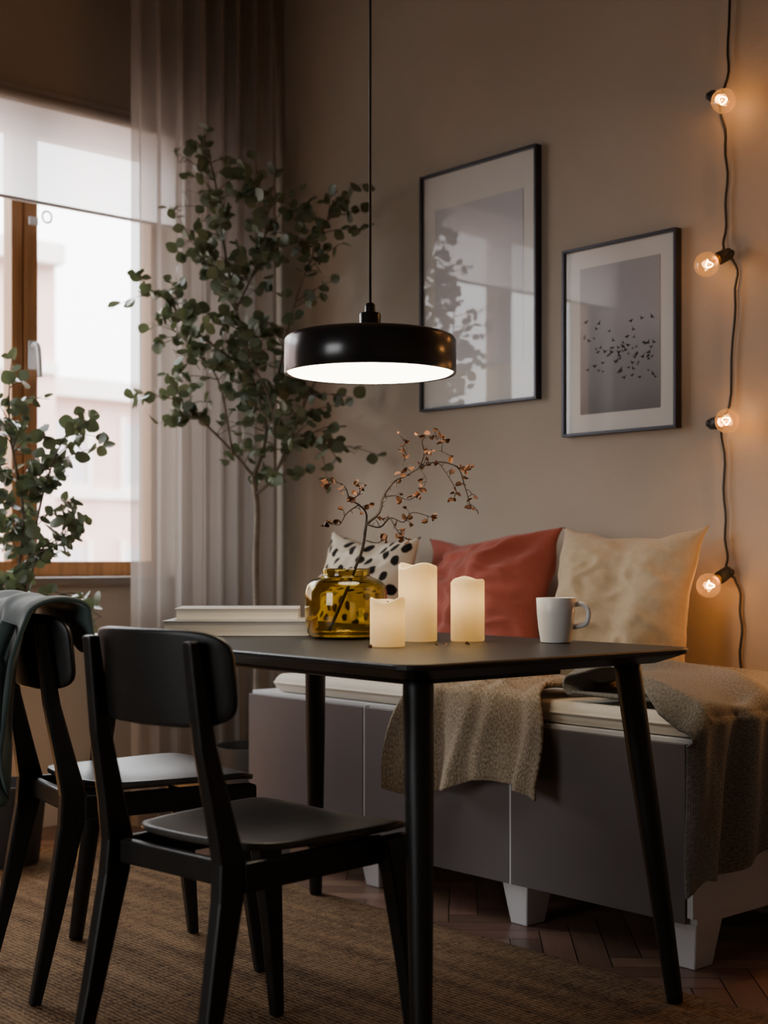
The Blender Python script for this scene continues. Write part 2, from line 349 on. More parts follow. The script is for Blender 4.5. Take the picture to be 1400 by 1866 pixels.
boxes('casing',[(0.001,.025,WY0-.07,WY0,WZ0-.02,WZ1+.07),(0.001,.025,WY1,WY1+.07,WZ0-.02,WZ1+.07),(0.001,.025,WY0,WY1,WZ1,WZ1+.07)],M['trim'],w,.003)
boxes('sill',[(-.08,.05,WY0-.09,WY1+.09,WZ0-.03,WZ0-.0005)],M['sill'],w,.004)
boxes('handle_plate',[(xw1+.016,xw1+.024,2.335,2.365,1.58,1.68)],M['chrome'],w,.003)
tube('handle',smoothpts([(xw1+.02,2.35,1.66),(xw1+.05,2.35,1.665),(xw1+.058,2.355,1.64),(xw1+.058,2.36,1.55)]),.009,M['chrome'],10,w)
boxes('latch',[(xw1+.016,xw1+.03,2.335,2.37,2.08,2.11)],M['chrome'],w,.004)
w2=empty('fill_window',(0,YF,0))  # unseen window added behind the camera as a daylight fill
boxes('frame',[(QX0,QX0+fw,-.15,-.08,QZ0,QZ1),(QX1-fw,QX1,-.15,-.08,QZ0,QZ1),(QX0+fw,QX1-fw,-.15,-.08,QZ0,QZ0+fw),(QX0+fw,QX1-fw,-.15,-.08,QZ1-fw,QZ1)],M['oak'],w2,.004)
obj('glass_pane',[(QX0+.03,-.12,QZ0+.03),(QX1-.03,-.12,QZ0+.03),(QX1-.03,-.12,QZ1-.03),(QX0+.03,-.12,QZ1-.03)],[(0,1,2,3)],M['glass'],parent=w2)
boxes('casing',[(QX0-.07,QX0,-.0,.025,QZ0-.02,QZ1+.07),(QX1,QX1+.07,.0,.025,QZ0-.02,QZ1+.07),(QX0,QX1,.0,.025,QZ1,QZ1+.07),(QX0-.07,QX1+.07,0,.06,QZ0-.05,QZ0-.02)],M['trim'],w2,.003)
rb=empty('roller_blind',(XL,0,0))
grid('blind_fabric',30,8,lambda u,v:(.045+.002*math.sin(u*9),WY0-.02+u*(WY1-WY0+.03),2.14+v*(.33)),M['blind'],rb)
boxes('bottom_bar',[(.037,.053,WY0-.02,WY1+.01,2.128,2.14)],M['chrome'],rb,.004)
tube('roller',[(.05,WY0-.03,2.478),(.05,WY1+.03,2.478)],.02,M['trim'],16,rb)
tube('pull_ring',[(.045+0,2.35+.018*math.cos(a*.5236),2.09+.02*math.sin(a*.5236)) for a in range(13)],.004,M['chrome'],6,rb)
# curtain
def cur(u,v):
    y=2.56+.60*u
    amp=.012+.05*min(1,u*2.0)
    ph=u*2*math.pi*7.5+ .5*math.sin(u*9)
    z=.012+v*3.06
    a=amp*(1+.25*nz(u*5,v*1.5))
    x=-4.16+a*math.sin(ph+.35*nz(u*3,v*2,3))+.012*nz(u*14,v*1.2)
    y+=.012*math.cos(ph*2)*min(1,u*2)+.01*(1-v)*nz(u*4,v*2)
    return (x,min(y,3.18),z)
grid('curtain',260,30,cur,M['curtain'])
cr=empty('curtain_rail',(-4.16,0,ZC))
boxes('rail',[(-.015,.015,.5,3.19,-.022,-.0005)],M['cable'],cr)
# outside buildings
bd=empty('brick_building',(-16,0,0))
def facade(n,y0,y1,ztop,x):
    boxes(n+'_wall',[(x-3,x,y0,y1,-14,ztop)],M['brick'],bd)
    boxes(n+'_cornice',[(x-3,x+.25,y0-.05,y1,ztop,ztop+.25),(x,x+.08,y0,y1,ztop-1.35,ztop-1.22)],M['bstone'],bd)
    wn=[];st=[]
    y=y0+.4
    while y<y1-.8:
        z=ztop-1.15
        while z>-8:
            wn.append((x+.001,x+.03,y,y+.55,z-.0,z+.85)); st+= [(x+.001,x+.07,y-.08,y+.63,z-.1,z),(x+.001,x+.07,y-.08,y,z,z+.95),(x+.001,x+.07,y+.55,y+.63,z,z+.95),(x+.03,x+.05,y+.26,y+.30,z,z+.85)]
            z-=1.7
        y+=1.15
    boxes(n+'_windows',wn,M['bwin'],bd); boxes(n+'_surrounds',st,M['bstone'],bd)
facade('tall',-6,8.75,4.6,0); facade('low',8.8,18,3.1,-1)
# ------------------------------------------------------------ dining table
T=empty('dining_table',(-2.387,2.04,0),math.radians(-2))
hx,hy=.65,.39
stack('table_top',[(rrect(hx-.05,hy-.05,.035),.709),(rrect(hx-.004,hy-.004,.05),.728),(rrect(hx,hy,.05),.731),(rrect(hx,hy,.05),.737),(rrect(hx-.003,hy-.003,.048),.74)],M['blacktable'],T)
boxes('apron',[(-.44,.44,-.205,-.18,.682,.709),(-.44,.44,.18,.205,.682,.709),(-.44,-.415,-.18,.18,.682,.709),(.415,.44,-.18,.18,.682,.709)],M['black'],T,.003)
for i,(sx,sy) in enumerate(((1,1),(1,-1),(-1,1),(-1,-1))):
    ex=.03 if i==1 else 0
    p0=Vector((sx*.535+ex,sy*.30,.711)); p1=Vector((sx*.613+ex,sy*.36,RZ+.003))
    tube('leg_%d'%(i+1),[p0.lerp(p1,t) for t in (0,.03,.3,.7,.98,1)],[.027,.028,.026,.0215,.0175,.0165],M['black'],20,T)
# ------------------------------------------------------------ chairs
def chair(loc,rz):
    E=empty('dining_chair',loc,rz)
    def sup(a,hx_,hy_,n):
        c,s=math.cos(a),math.sin(a); return (math.copysign(abs(c)**(2/n),c)*hx_,math.copysign(abs(s)**(2/n),s)*hy_)
    V=[];F=[];R=10;S=64
    def sp(r,a):
        x,y=sup(a,.210,.205,4.2); x*=r;y*=r; y0=y
        x*=1-.20*(.5-.5*y/.205)
        z=.449-.012*math.exp(-((x/.13)**2+((y+.03)/.13)**2))-.02*max(0,(y-.13)/.085)**2+.010*max(0,(-y-.12)/.09)**2+.004*(x/.2)**2
        return (x,y0+.035,z)
    V.append(sp(0.0001,0))
    for j in range(1,R+1):
        for i in range(S): V.append(sp((j/R)**.8,2*math.pi*i/S))
    for i in range(S): F.append((0,1+i,1+(i+1)%S))
    for j in range(R-1):
        for i in range(S):
            i2=(i+1)%S; F.append((1+j*S+i,1+(j+1)*S+i,1+(j+1)*S+i2,1+j*S+i2))
    s=obj('seat',V,F,M['seat'],smooth=True,parent=E,solid=.013,soff=-1)
    b=s.modifiers.new('b','BEVEL'); b.width=.004; b.segments=2; b.limit_method='ANGLE'
    def bp(r,a):
        x,z=sup(a,.180,.080,5); x*=r; z*=r
        return (x,-.254+1.7*x*x-.10*z,.727+z)
    V=[bp(.0001,0)];F=[]
    for j in range(1,R+1):
        for i in range(S): V.append(bp(j/R,2*math.pi*i/S))
    for i in range(S): F.append((0,1+i,1+(i+1)%S))
    for j in range(R-1):
        for i in range(S):
            i2=(i+1)%S; F.append((1+j*S+i,1+(j+1)*S+i,1+(j+1)*S+i2,1+j*S+i2))
    s=obj('backrest',V,F,M['black'],smooth=True,parent=E,solid=.014)
    b=s.modifiers.new('b','BEVEL'); b.width=.004; b.segments=2; b.limit_method='ANGLE'
    k=0
    for sx in (-1,1):
        k+=1
        loft('leg_%d'%k,[(sx*.165,-.275,RZ,.0115,.012),(sx*.159,-.235,.18,.0135,.018),(sx*.153,-.195,.37,.0145,.026),(sx*.151,-.19,.43,.0145,.027),(sx*.147,-.205,.50,.014,.022),(sx*.141,-.232,.62,.013,.017),(sx*.136,-.256,.79,.012,.0115)],M['black'],E,.005)
        k+=1
        loft('leg_%d'%k,[(sx*.188,.225,RZ,.0115,.012),(sx*.181,.205,.2,.0145,.019),(sx*.177,.185,.36,.017,.030),(sx*.175,.175,.425,.018,.040)],M['black'],E,.005)
    boxes('rails',[(-.172,-.156,-.17,.155,.378,.428),(.156,.172,-.17,.155,.378,.428),(-.16,.16,.15,.17,.38,.42),(-.145,.145,-.195,-.175,.388,.43)],M['black'],E,.004)
    return E
ch1=chair((-2.036,1.51,0),math.radians(5))
ch2=chair((-2.735,1.69,0),math.radians(-11))
# jacket over chair 2 back
J=empty('jacket',(-2.735,1.69,0),math.radians(-11))
def jk(u,v):
    x=-.25+.425*u
    top=.816+.012*nz(u*4,1)
    front=.07+.05*nz(u*5,7); kk=max(0,(u-.88)/.12)
    back=.40*(1-.3*kk)+.03*nz(u*4,2)
    s=v
    if s<.25: 
        t=s/.25; y=-.175+1.35*x*x*.6; z=top-front*(1-t); y-=.01*t
    elif s<.45:
        t=(s-.25)/.2; a=math.pi*t; y=-.235+.05*math.cos(a)+1.35*x*x*.6*(1-t); z=top+.022*math.sin(a)
    else:
        t=(s-.45)/.55; y=-.287-.03*t; z=top-back*t
        y-=.024*(1+math.sin(u*21+2*nz(u*3,t*2)))*min(1,t*3)*(1-.5*u)
        x-=.02*kk*t
    return (x+.010*nz(u*5,v*4,5),y,z+.008*nz(u*8,v*6))
grid('jacket_body',60,60,jk,M['jacket'],J,solid=.010,sub=1)
tube('sleeve',smoothpts([(.10,-.310,.79),(.095,-.340,.70),(.115,-.345,.58),(.10,-.345,.48),(.11,-.340,.41)],5),[.018]*5+[.030]*10+[.028]*6,M['jacket'],14,J)
# ------------------------------------------------------------ pendant lamp
P=empty('pendant_lamp',(-2.327,2.04,1.327))
R=.189
lathe('shade',[(R-.006,.004),(R-.002,0),(R,.003),(R,.072),(R-.004,.079),(R-.014,.084),(.03,.088),(.03,.0865),(R-.016,.080),(R-.006,.070)],M['lampblack'],96,P,closed=True)
lathe('diffuser',[(R-.007,.005),(R-.012,.001),(.12,-.001),(.001,-.002)],M['diff'],96,P)
lathe('socket_holder',[(.024,.086),(.024,.13),(.022,.134),(.012,.136),(.011,.152),(.008,.156),(.003,.158)],M['lampblack'],40,P)
tube('cord',[(0,0,.155),(0,0,ZC-1.327-.03)],.0028,M['cable'],10,P)
lathe('ceiling_rose',[(.05,ZC-1.327-.03),(.052,ZC-1.327-.001)],M['lampblack'],40,P)
# ------------------------------------------------------------ candles
def candle(x,y,r,h,seed,e):
    E=empty('pillar_candle',(x,y,.7403))
    V=[];F=[];S=48
    rings=[(r*.97,0),(r,.003),(r,h*.5),(r,h-.012)]
    def top(a): return h+.004*math.sin(a*2+seed)+.003*math.sin(a*3+seed*2)
    for rr,z in rings:
        for i in range(S): a=2*math.pi*i/S; V.append((rr*math.cos(a),rr*math.sin(a),z))
    for rr,dz in ((r,-.003),(r-.002,0),(r-.006,-.001),(r-.009,-.006),(r*.5,-.013),(.002,-.014)):
        for i in range(S): a=2*math.pi*i/S; V.append((rr*math.cos(a),rr*math.sin(a),top(a)*(rr/r)+h*(1-rr/r)+dz))
    n=10
    for j in range(n-1):
        for i in range(S):
            i2=(i+1)%S; F.append((j*S+i,j*S+i2,(j+1)*S+i2,(j+1)*S+i))
    F.append(tuple(reversed(range(S)))); F.append(tuple((n-1)*S+i for i in range(S)))
    obj('wax_body',V,F,M['wax'],smooth=True,parent=E)
    tube('wick',[(0,0,h-.015),(.001,0,h-.004)],.0015,M['wick'],6,E)
    l=bpy.data.lights.new('led','POINT'); l.energy=e; l.color=(1,.72,.36); l.shadow_soft_size=.012
    o=bpy.data.objects.new('led',l); C.objects.link(o); o.parent=E; o.location=(0,0,h*.66)
candle(-2.178,1.957,.0365,.098,.5,.13)
candle(-2.278,2.137,.043,.168,1.7,.22)
candle(-2.205,2.220,.0375,.137,3.1,.16)
# ------------------------------------------------------------ mug
G=empty('coffee_mug',(-2.03,2.315,.7403),math.radians(38))
lathe('mug_body',[(.030,0),(.033,.002),(.0375,.03),(.041,.065),(.0425,.096),(.0415,.0975),(.0400,.096),(.0385,.065),(.035,.03),(.029,.008),(.001,.007)],M['mug'],56,G)
lathe('coffee_surface',[(.0383,.0700),(.0383,.0715)],M['coffee'],40,G)
tube('mug_handle',smoothpts([(.039,0,.082),(.055,0,.084),(.068,0,.074),(.070,0,.056),(.062,0,.040),(.036,0,.034)],6),.0055,M['mug'],12,G)
# ------------------------------------------------------------ books
def book(x,y,z,l,d,t,rz):
    E=empty('book',(x,y,z),rz)
    c=.0025
    boxes('cover',[(-l/2,l/2,-d/2,d/2,0,c),(-l/2,l/2,-d/2,d/2,t-c,t),(-l/2,l/2,d/2-c,d/2,c,t-c)],M['cover'],E,.0008)
    boxes('pages',[(-l/2+.004,l/2-.004,-d/2+.004,d/2-c,c,t-c)],M['pages'],E)
book(-2.780,2.02,.7403,.345,.215,.036,math.radians(47))
book(-2.800,2.03,.7766,.295,.20,.028,math.radians(51))
# ------------------------------------------------------------ vase
Vv=empty('glass_vase',(-2.466,2.088,.7403))
outer=[(.001,0),(.07,0),(.081,.004),(.089,.014),(.0935,.035),(.0945,.07),(.094,.105),(.090,.122),(.080,.133),(.062,.139),(.055,.143),(.054,.150),(.0555,.158),(.054,.1595)]
inner=[(.0505,.158),(.050,.146),(.052,.141),(.060,.1355),(.078,.1295),(.0875,.120),(.0915,.104),(.092,.07),(.091,.036),(.0865,.017),(.079,.007),(.06,.004),(.001,.004)]
lathe('vase_body',outer+inner,M['vase'],72,Vv,closed=False)
# branch : u = across, v = depth, z up, in metres from vase base
RT=Vector((.6665,.7455,0)); FW=Vector((-.7455,.6665,0))
Bq=empty('dried_branch',(-2.466,2.088,.7403))
def uw(u,w_,z): return RT*u+FW*w_+Vector((0,0,z))
BV=[];BF=[];LV=[];LF=[]
def addtube(pts,r):
    global BV,BF
    v,f=tubevf(pts,r,6,len(BV)); BV+=v; BF+=f
def addleaf(Vl,Fl,p,d,size,wd=.45,cup=.15,mid=.0):
    d=d.normalized(); r=d.cross(Vector((rnd(-1,1),rnd(-1,1),rnd(-1,1)))).normalized(); n=r.cross(d)
    pr=[(0,0,0),(-.32,.18,cup),(-wd,.48,cup*1.3),(-.28,.82,cup),(0,1,0),(.28,.82,cup),(wd,.48,cup*1.3),(.32,.18,cup)]
    b=len(Vl)
    for x,y,z in pr: Vl.append(p+(r*x+d*y+n*z)*size)
    Fl.append((b,b+1,b+2,b+3,b+4)); Fl.append((b,b+4,b+5,b+6,b+7))
k=.001257
def q(px,py,w_=0): return ((px-631)*k,w_,(1163-py)*k)
stems=[([q(600,1150,.0),q(622,1100,.01),q(645,1040,0),q(660,1000,0),q(668,955,-.01)],.0042,.0034),
([q(668,955,-.01),q(690,935,0),q(700,905,.02),q(718,875,.03),q(738,868,.03),q(765,850,.04),q(800,838,.05),q(835,850,.05),q(850,880,.06),q(862,925,.06)],.0034,.001),
([q(664,975,0),q(668,940,.0),q(655,920,-.02),q(640,912,-.03),q(632,890,-.04),q(612,880,-.05),q(594,886,-.05)],.0028,.001),
([q(640,912,-.03),q(655,900,-.05),q(652,880,-.06)],.0016,.0008),
([q(655,920,-.02),q(635,935,-.03),q(620,958,-.04),q(602,952,-.04)],.0016,.0008),
([q(668,955,-.01),q(692,962,-.03),q(712,945,-.04),q(735,952,-.05),q(750,935,-.06),q(785,944,-.06)],.0024,.0009),
([q(712,945,-.04),q(728,972,-.05),q(745,985,-.05)],.0014,.0008),
([q(700,905,.02),q(722,902,.0),q(745,912,-.01),q(765,900,-.02)],.0018,.0008),
([q(738,868,.03),q(733,845,.05),q(742,825,.06),q(738,800,.06)],.0016,.0008),
([q(765,850,.04),q(775,825,.03),q(772,800,.02),q(790,792,.02),q(812,800,.02)],.0020,.0008),
([q(775,825,.03),q(800,820,.0),q(822,832,-.01)],.0014,.0008),
([q(800,838,.05),q(815,860,.03),q(832,890,.02),q(828,908,.02)],.0014,.0008),
([q(835,850,.05),q(858,846,.05)],.0012,.0008),
([q(765,850,.04),q(778,872,.02),q(770,890,.0)],.0013,.0008),
([q(668,985,0),q(690,990,-.03),q(705,975,-.04)],.0014,.0007)]
for pts,r0,r1 in stems:
    pp=[uw(*p) for p in pts]
    for i in range(1,len(pp)-1): pp[i]=pp[i]+Vector((rnd(-1,1),rnd(-1,1),rnd(-1,1)))*.002
    sp_=smoothpts(pp,4); n=len(sp_)
    addtube(sp_,[r0+(r1-r0)*i/(n-1) for i in range(n)])
    if r0>.004: continue
    for i in range(2,n):
        if random.random()<.65:
            d=Vector((rnd(-1,1),rnd(-1,1),rnd(-.7,1))).normalized(); e=sp_[i]+d*rnd(.008,.026)
            addtube([sp_[i],sp_[i].lerp(e,.5)+Vector((0,0,.002)),e],[.0009,.0008,.0006])
            if i>n*.25:
                for _ in range(random.choice((1,1,2))): addleaf(LV,LF,e,Vector((rnd(-1,1),rnd(-1,1),rnd(-1,.5))),rnd(.010,.018),.38,.2)
    for _ in range(3): addleaf(LV,LF,sp_[-1],Vector((rnd(-1,1),rnd(-1,1),rnd(-1,.3))),rnd(.010,.018),.38,.2)
obj('twigs',BV,BF,M['darkbark'],smooth=True,parent=Bq)
obj('dried_leaves',LV,LF,M['dryleaf'],parent=Bq)
# a few fallen leaves on the table
FV=[];FF=[]
for (x,y) in ((-2.10,2.02),(-2.13,2.08),(-2.16,1.90),(-2.08,2.10),(-2.24,2.04)):
    addleaf(FV,FF,Vector((x,y,.744)),Vector((rnd(-1,1),rnd(-1,1),0)),rnd(.01,.014),.4,.12)
obj('fallen_leaves',FV,FF,M['dryleaf'])
# ------------------------------------------------------------ trees
def tree(name,loc,guides,ntw,leafsize,limx,limy,trunk,potr,poth,zmin):
    E=empty(name,loc); L0=Vector(loc)
    V=[];F=[];LVv=[];LFf=[]
    def ok(p): 
        g=p+L0; return g.x>limx and g.y<limy and g.z>zmin
    for gi,(pts,r0,r1,dens) in enumerate(guides):
        pp=[uw(*p) for p in pts]; 
        for i in range(1,len(pp)): pp[i]+=Vector((rnd(-1,1),rnd(-1,1),0))*.012
        s=smoothpts(pp,6); n=len(s)
        v,f=tubevf(s,[r0+(r1-r0)*i/(n-1) for i in range(n)],7,len(V)); V+=v;F+=f
        for _ in range(int(ntw*dens)):
            t=rnd(.15,1)*(n-1); i=int(t); i=min(i,n-2); p=s[i].lerp(s[i+1],t-i)
            axis=(s[i+1]-s[i]).normalized()
            d=(axis*.7+Vector((rnd(-1,1),rnd(-1,1),rnd(-.6,.8)))).normalized(); ln=rnd(.06,.19)
            tp=[p+d*ln*a+Vector((0,0,-.03*a*a)) for a in (0,.33,.66,1)]
            if not ok(tp[-1]): continue
            v,f=tubevf(tp,[.002,.0017,.0013,.001],5,len(V)); V+=v;F+=f
            for a in (.3,.45,.6,.75,.88,1):
                if random.random()<.22: continue
                bp_=p+d*ln*a+Vector((0,0,-.03*a*a))
                ld=(d*.5+Vector((rnd(-1,1),rnd(-1,1),rnd(-1,.6)))).normalized()
                sz=leafsize*rnd(.65,1.15)
                if ok(bp_+ld*sz): addleaf(LVv,LFf,bp_,ld,sz,.52,.08)
    obj('branches',V,F,M['bark'],smooth=True,parent=E)
    lo=obj('leaves',LVv,LFf,M['leaf'],smooth=True,parent=E)
    b=lo.modifiers.new('u','SUBSURF'); b.levels=1; b.render_levels=1
    lathe('pot',[(potr*.78,0),(potr*.8,.004),(potr,poth-.01),(potr,poth),(potr-.01,poth),(potr-.014,poth-.03),(.002,poth-.03)],M['pot'],48,E)
    lathe('soil',[(potr-.016,poth-.034),(potr-.016,poth-.028)],M['soil'],40,E)
    return E
K=.001833
def g(px,py,w_): return ((px-465)*K,w_,.92+(1020-py)*K)
tree('potted_tree',(-3.80,2.82,.001),[
 ([(0,0,.27),(.005,0,.6),(-.003,.0,.9),g(466,930,0),g(462,870,0)],.013,.009,.0),
 ([g(462,870,0),g(425,830,-.02),g(385,780,-.04),g(340,740,-.05),g(315,730,-.06)],.006,.002,.8),
 ([g(462,870,0),g(480,780,.02),g(460,680,.03),g(430,560,.02),g(405,430,0),g(395,320,0),g(372,245,0)],.008,.002,2.6),
 ([g(468,900,0),g(500,870,0),g(535,800,-.03),g(565,740,-.05),g(590,660,-.05)],.007,.002,1.3),
 ([g(535,800,-.03),g(570,800,-.06),g(605,815,-.08)],.004,.0015,.4),
 ([g(480,780,.02),g(510,660,-.02),g(535,560,-.04),g(575,460,-.05),g(600,395,-.05)],.006,.0015,1.2),
 ([g(460,680,.03),g(400,640,-.03),g(350,600,-.06),g(320,560,-.06),g(285,535,-.06)],.005,.0015,1.1),
 ([g(430,560,.02),g(470,480,-.05),g(490,400,-.06),g(470,340,-.05)],.004,.0015,1.2),
 ([g(425,830,-.02),g(400,700,-.08),g(350,640,-.12),g(320,600,-.1)],.004,.0015,.8),
 ([g(500,870,0),g(500,750,-.1),g(450,650,-.14),g(420,520,-.14)],.004,.0015,1.2),
 ([g(430,560,.02),g(390,500,-.06),g(350,440,-.08)],.004,.0015,.6),
],24,.047,-4.06,3.16,None,.14,.30,.0+.9)
K2=.001665
def h(px,py,w_): return ((px-14)*K2,w_,.92+(1020-py)*K2)
tree('potted_plant',(-3.92,1.98,.0095),[
 ([(0,0,.22),(.02,0,.5),(.03,0,.75),h(40,950,0),h(30,800,-.02),h(20,700,0)],.008,.002,2.0),
 ([(.02,0,.5),(.05,-.02,.8),h(80,930,-.04),h(100,850,-.05),h(130,800,-.05)],.006,.002,1.4),
 ([(.02,0,.45),(-.03,0,.8),h(-10,900,0),h(-20,780,0)],.006,.002,1.2),
 ([(.05,-.02,.75),h(80,1020,-.03),h(115,990,-.03),h(135,970,-.03)],.004,.0015,.7),
 ([(.03,0,.6),h(90,1090,.0),h(140,1100,.02),h(190,1130,.02)],.004,.0015,.5),
],22,.048,-4.3,3.1,None,.12,.24,.62)
# ------------------------------------------------------------ storage bench
BX0,BX1,BY0,BY1,BZ0,BZ1=-3.525,-1.87,2.60,3.17,.107,.517
S=empty('storage_bench',(0,0,0))
boxes('carcass',[(BX0,BX1,BY0+.006,BY1,BZ1-.018,BZ1),(BX0,BX1,BY0+.006,BY1,BZ0,BZ0+.016),(BX0,BX0+.016,BY0+.006,BY1,BZ0+.016,BZ1-.018),(BX1-.016,BX1,BY0-.01,BY1,BZ0+.016,BZ1-.018),(BX0+.016,BX1-.016,BY1-.012,BY1,BZ0+.016,BZ1-.018),(-2.43,-2.414,BY0+.006,BY1-.012,BZ0+.016,BZ1-.018),(-2.988,-2.972,BY0+.006,BY1-.012,BZ0+.016,BZ1-.018)],M['frame'],S,.001)
xs=[BX0+.001,-2.98,-2.422,BX1-.017]
for i in range(3):
    boxes('door_panel_%d'%(i+1),[(xs[i]+.003,xs[i+1]-.003,BY0-.012,BY0+.005,BZ0+.001,BZ1-.009)],M['door'],S,.0015)
boxes('door_edge_strips',[(xx-.0028,xx+.0028,BY0-.0105,BY0+.005,BZ0,BZ1-.005) for xx in xs[1:3]],M['frame'],S)
n=0
for x in (BX0+.05,-2.98,-2.422,BX1-.045):
    for y in (BY0+.055,BY1-.06):
        n+=1; loft('leg_%d'%n,[(x,y,0.0005,.027,.034),(x,y,BZ0,.043,.05)],M['frame'],S,.003)
# mattress
mt=empty('bench_cushion',(-2.662,2.885,BZ1+.0008))
V=[];F=[];U=[]
nu,nv=90,34; HX,HY,TT=.765,.272,.058
def cu(u,v,top):
    def rm(t,Hh):
        e=.022/Hh/2
        if t<.12: return (1-math.cos(t/.12*math.pi/2))*e
        if t>.88: return 1-(1-math.cos((1-t)/.12*math.pi/2))*e
        return e+(t-.12)/.76*(1-2*e)
    uu=rm(u,HX); vv=rm(v,HY)
    x=(uu*2-1)*HX; y=(vv*2-1)*HY
    e=min(1,(1-abs(uu*2-1))*HX/.022); f=min(1,(1-abs(vv*2-1))*HY/.022)
    p=math.sqrt(max(0,1-(1-e)**2))*math.sqrt(max(0,1-(1-f)**2))
    hgt=TT/2*p*(.92+.06*nz(x*7,y*7)) 
    return (x,y,TT/2+(hgt if top else -TT/2*p))
for top in (1,0):
    for j in range(nv+1):
        for i in range(nu+1): V.append(cu(i/nu,j/nv,top)); U.append((i/nu*1.5,j/nv*.55))
o2=(nu+1)*(nv+1)
for j in range(nv):
    for i in range(nu):
        a=j*(nu+1)+i; F.append((a,a+1,a+nu+2,a+nu+1)); F.append((o2+a,o2+a+nu+1,o2+a+nu+2,o2+a+1))
obj('cushion_body',V,F,M['cushion'],smooth=True,parent=mt,uvs=U)
pl=[(x,y,TT/2) for x,y in rrect(HX,HY,.012,5)]; pl.append(pl[0])
tube('piping',pl,.0035,M['cushion'],8,mt)
# ------------------------------------------------------------ pillows
PZ=BZ1+.0008+TT+.001
def pillow(loc,rot,sz,th,m,seed,spl=.08,wr=.01,uvs=1):
    N=60; V=[];F=[];U=[]
    RM=Euler(rot,'XYZ').to_matrix()
    def f(u,v,s):
        a=u*2-1; b=v*2-1
        ea=(1-a*a); eb=(1-b*b)
        x=a*sz[0]/2*(1-spl*eb*abs(a)); z=b*sz[1]/2*(1-spl*ea*abs(b)*(1 if b>0 else .35))
        t=th/2*(max(0,ea)**.55)*(max(0,eb)**.55)*(1 if b>0 else 1+.15*abs(b))
        edge=min(1,(ea*eb)*2.5)
        rad=math.atan2(b,a)
        w_=wr*(nz(a*2.5+seed,b*2.5,s*2)+.5*nz(a*6+seed,b*6,s*3))*edge
        rg=1-abs(nz(a*1.6+seed*2,b*2.6+seed,s)*2.2); w_+=wr*.8*max(0,rg-.55)*2*edge
        w_+=wr*1.1*math.sin(rad*8+seed+4*nz(a,b,seed))*min(1,edge*1.5)*(abs(a*b))**.6
        y=s*(t+ (w_ if t>0 else 0))
        y+=.03*nz(a*1.3+seed,b*1.3,9)
        return RM@Vector((x+.010*nz(b*3+seed,a,3)*abs(a),y,z+.012*nz(a*3+seed,b*2,4)*abs(b)))
    for s in (-1,1):
        for j in range(N+1):
            for i in range(N+1): V.append(f(i/N,j/N,s)); U.append((i/N,j/N))
    o=(N+1)*(N+1)
    for j in range(N):
        for i in range(N):
            a=j*(N+1)+i; F.append((a,a+1,a+N+2,a+N+1)); F.append((o+a,o+a+N+1,o+a+N+2,o+a+1))
    zm=min(v.z for v in V)
    ob=obj('throw_pillow',V,F,m,smooth=True,uvs=U)
    import bmesh
    bm=bmesh.new(); bm.from_mesh(ob.data); bmesh.ops.remove_doubles(bm,verts=bm.verts,dist=.0005); bm.to_mesh(ob.data); bm.free()
    ob.location=(loc[0],loc[1],PZ-zm); return ob
pillow((-2.395,2.995),(math.radians(-14),math.radians(1),math.radians(3)),(.485,.435),.20,M['beige'],1.3,.15,.011)
pillow((-2.90,2.985),(math.radians(-16),math.radians(-4),math.radians(-2)),(.54,.42),.20,M['red'],4.1,.13,.017)
pillow((-3.375,2.90),(math.radians(-20),math.radians(3),math.radians(-4)),(.46,.44),.18,M['spots'],8.2,.13,.010)
# ------------------------------------------------------------ knit throw over bench front
CT=BZ1+.064
def thr(u,v):
    gat=1-.22*math.exp(-((v-.38)/.16)**2)
    wdt=(.49+.05*v)*gat; xc=-2.52-.01*v
    x=xc+(u-.5)*wdt+.02*nz(u*3,v*3,2)
    tl=.27; dr=.265+.03*math.sin(u*5+1)+.02*nz(u*4,0,5)
    s=v*(tl+dr)
    fold=.62*math.sin(u*12.5+.9*nz(u*2,v*2)+v*1.0+.6)+.28*math.sin(u*27+v*2.5)+.15*math.sin(u*47+v*4)
    rr=.03
    if s<tl-rr*.5:
        y=2.575+(tl-s); z=CT+.022+.018*fold*(.5+.5*v)+.035*max(0,nz(u*5,v*6,8))
        y+=.03*nz(u*3,1.5)
    else:
        t=s-(tl-rr*.5); 
        if t<rr*1.57:
            a=t/rr; y=2.575+rr*.5-rr*math.sin(a)+rr*0; z=CT+.020-rr*(1-math.cos(a))
            z+=.016*fold*(1-a/1.57); y-=.018*(fold*.5+.4)*(a/1.57)
        else:
            d=t-rr*1.57; y=2.575-rr*.5-.018*(fold*.5+.4)-.006*min(1,d/.1)-(.06*min(1,d/.18))*(fold*.5+.45)
            z=CT+.020-rr-d
    return (x,y,z)
tb=empty('throw_blanket',(0,0,0))
grid('blanket_cloth',130,100,thr,M['knit'],tb,solid=.008,uvscale=(.55,.55))
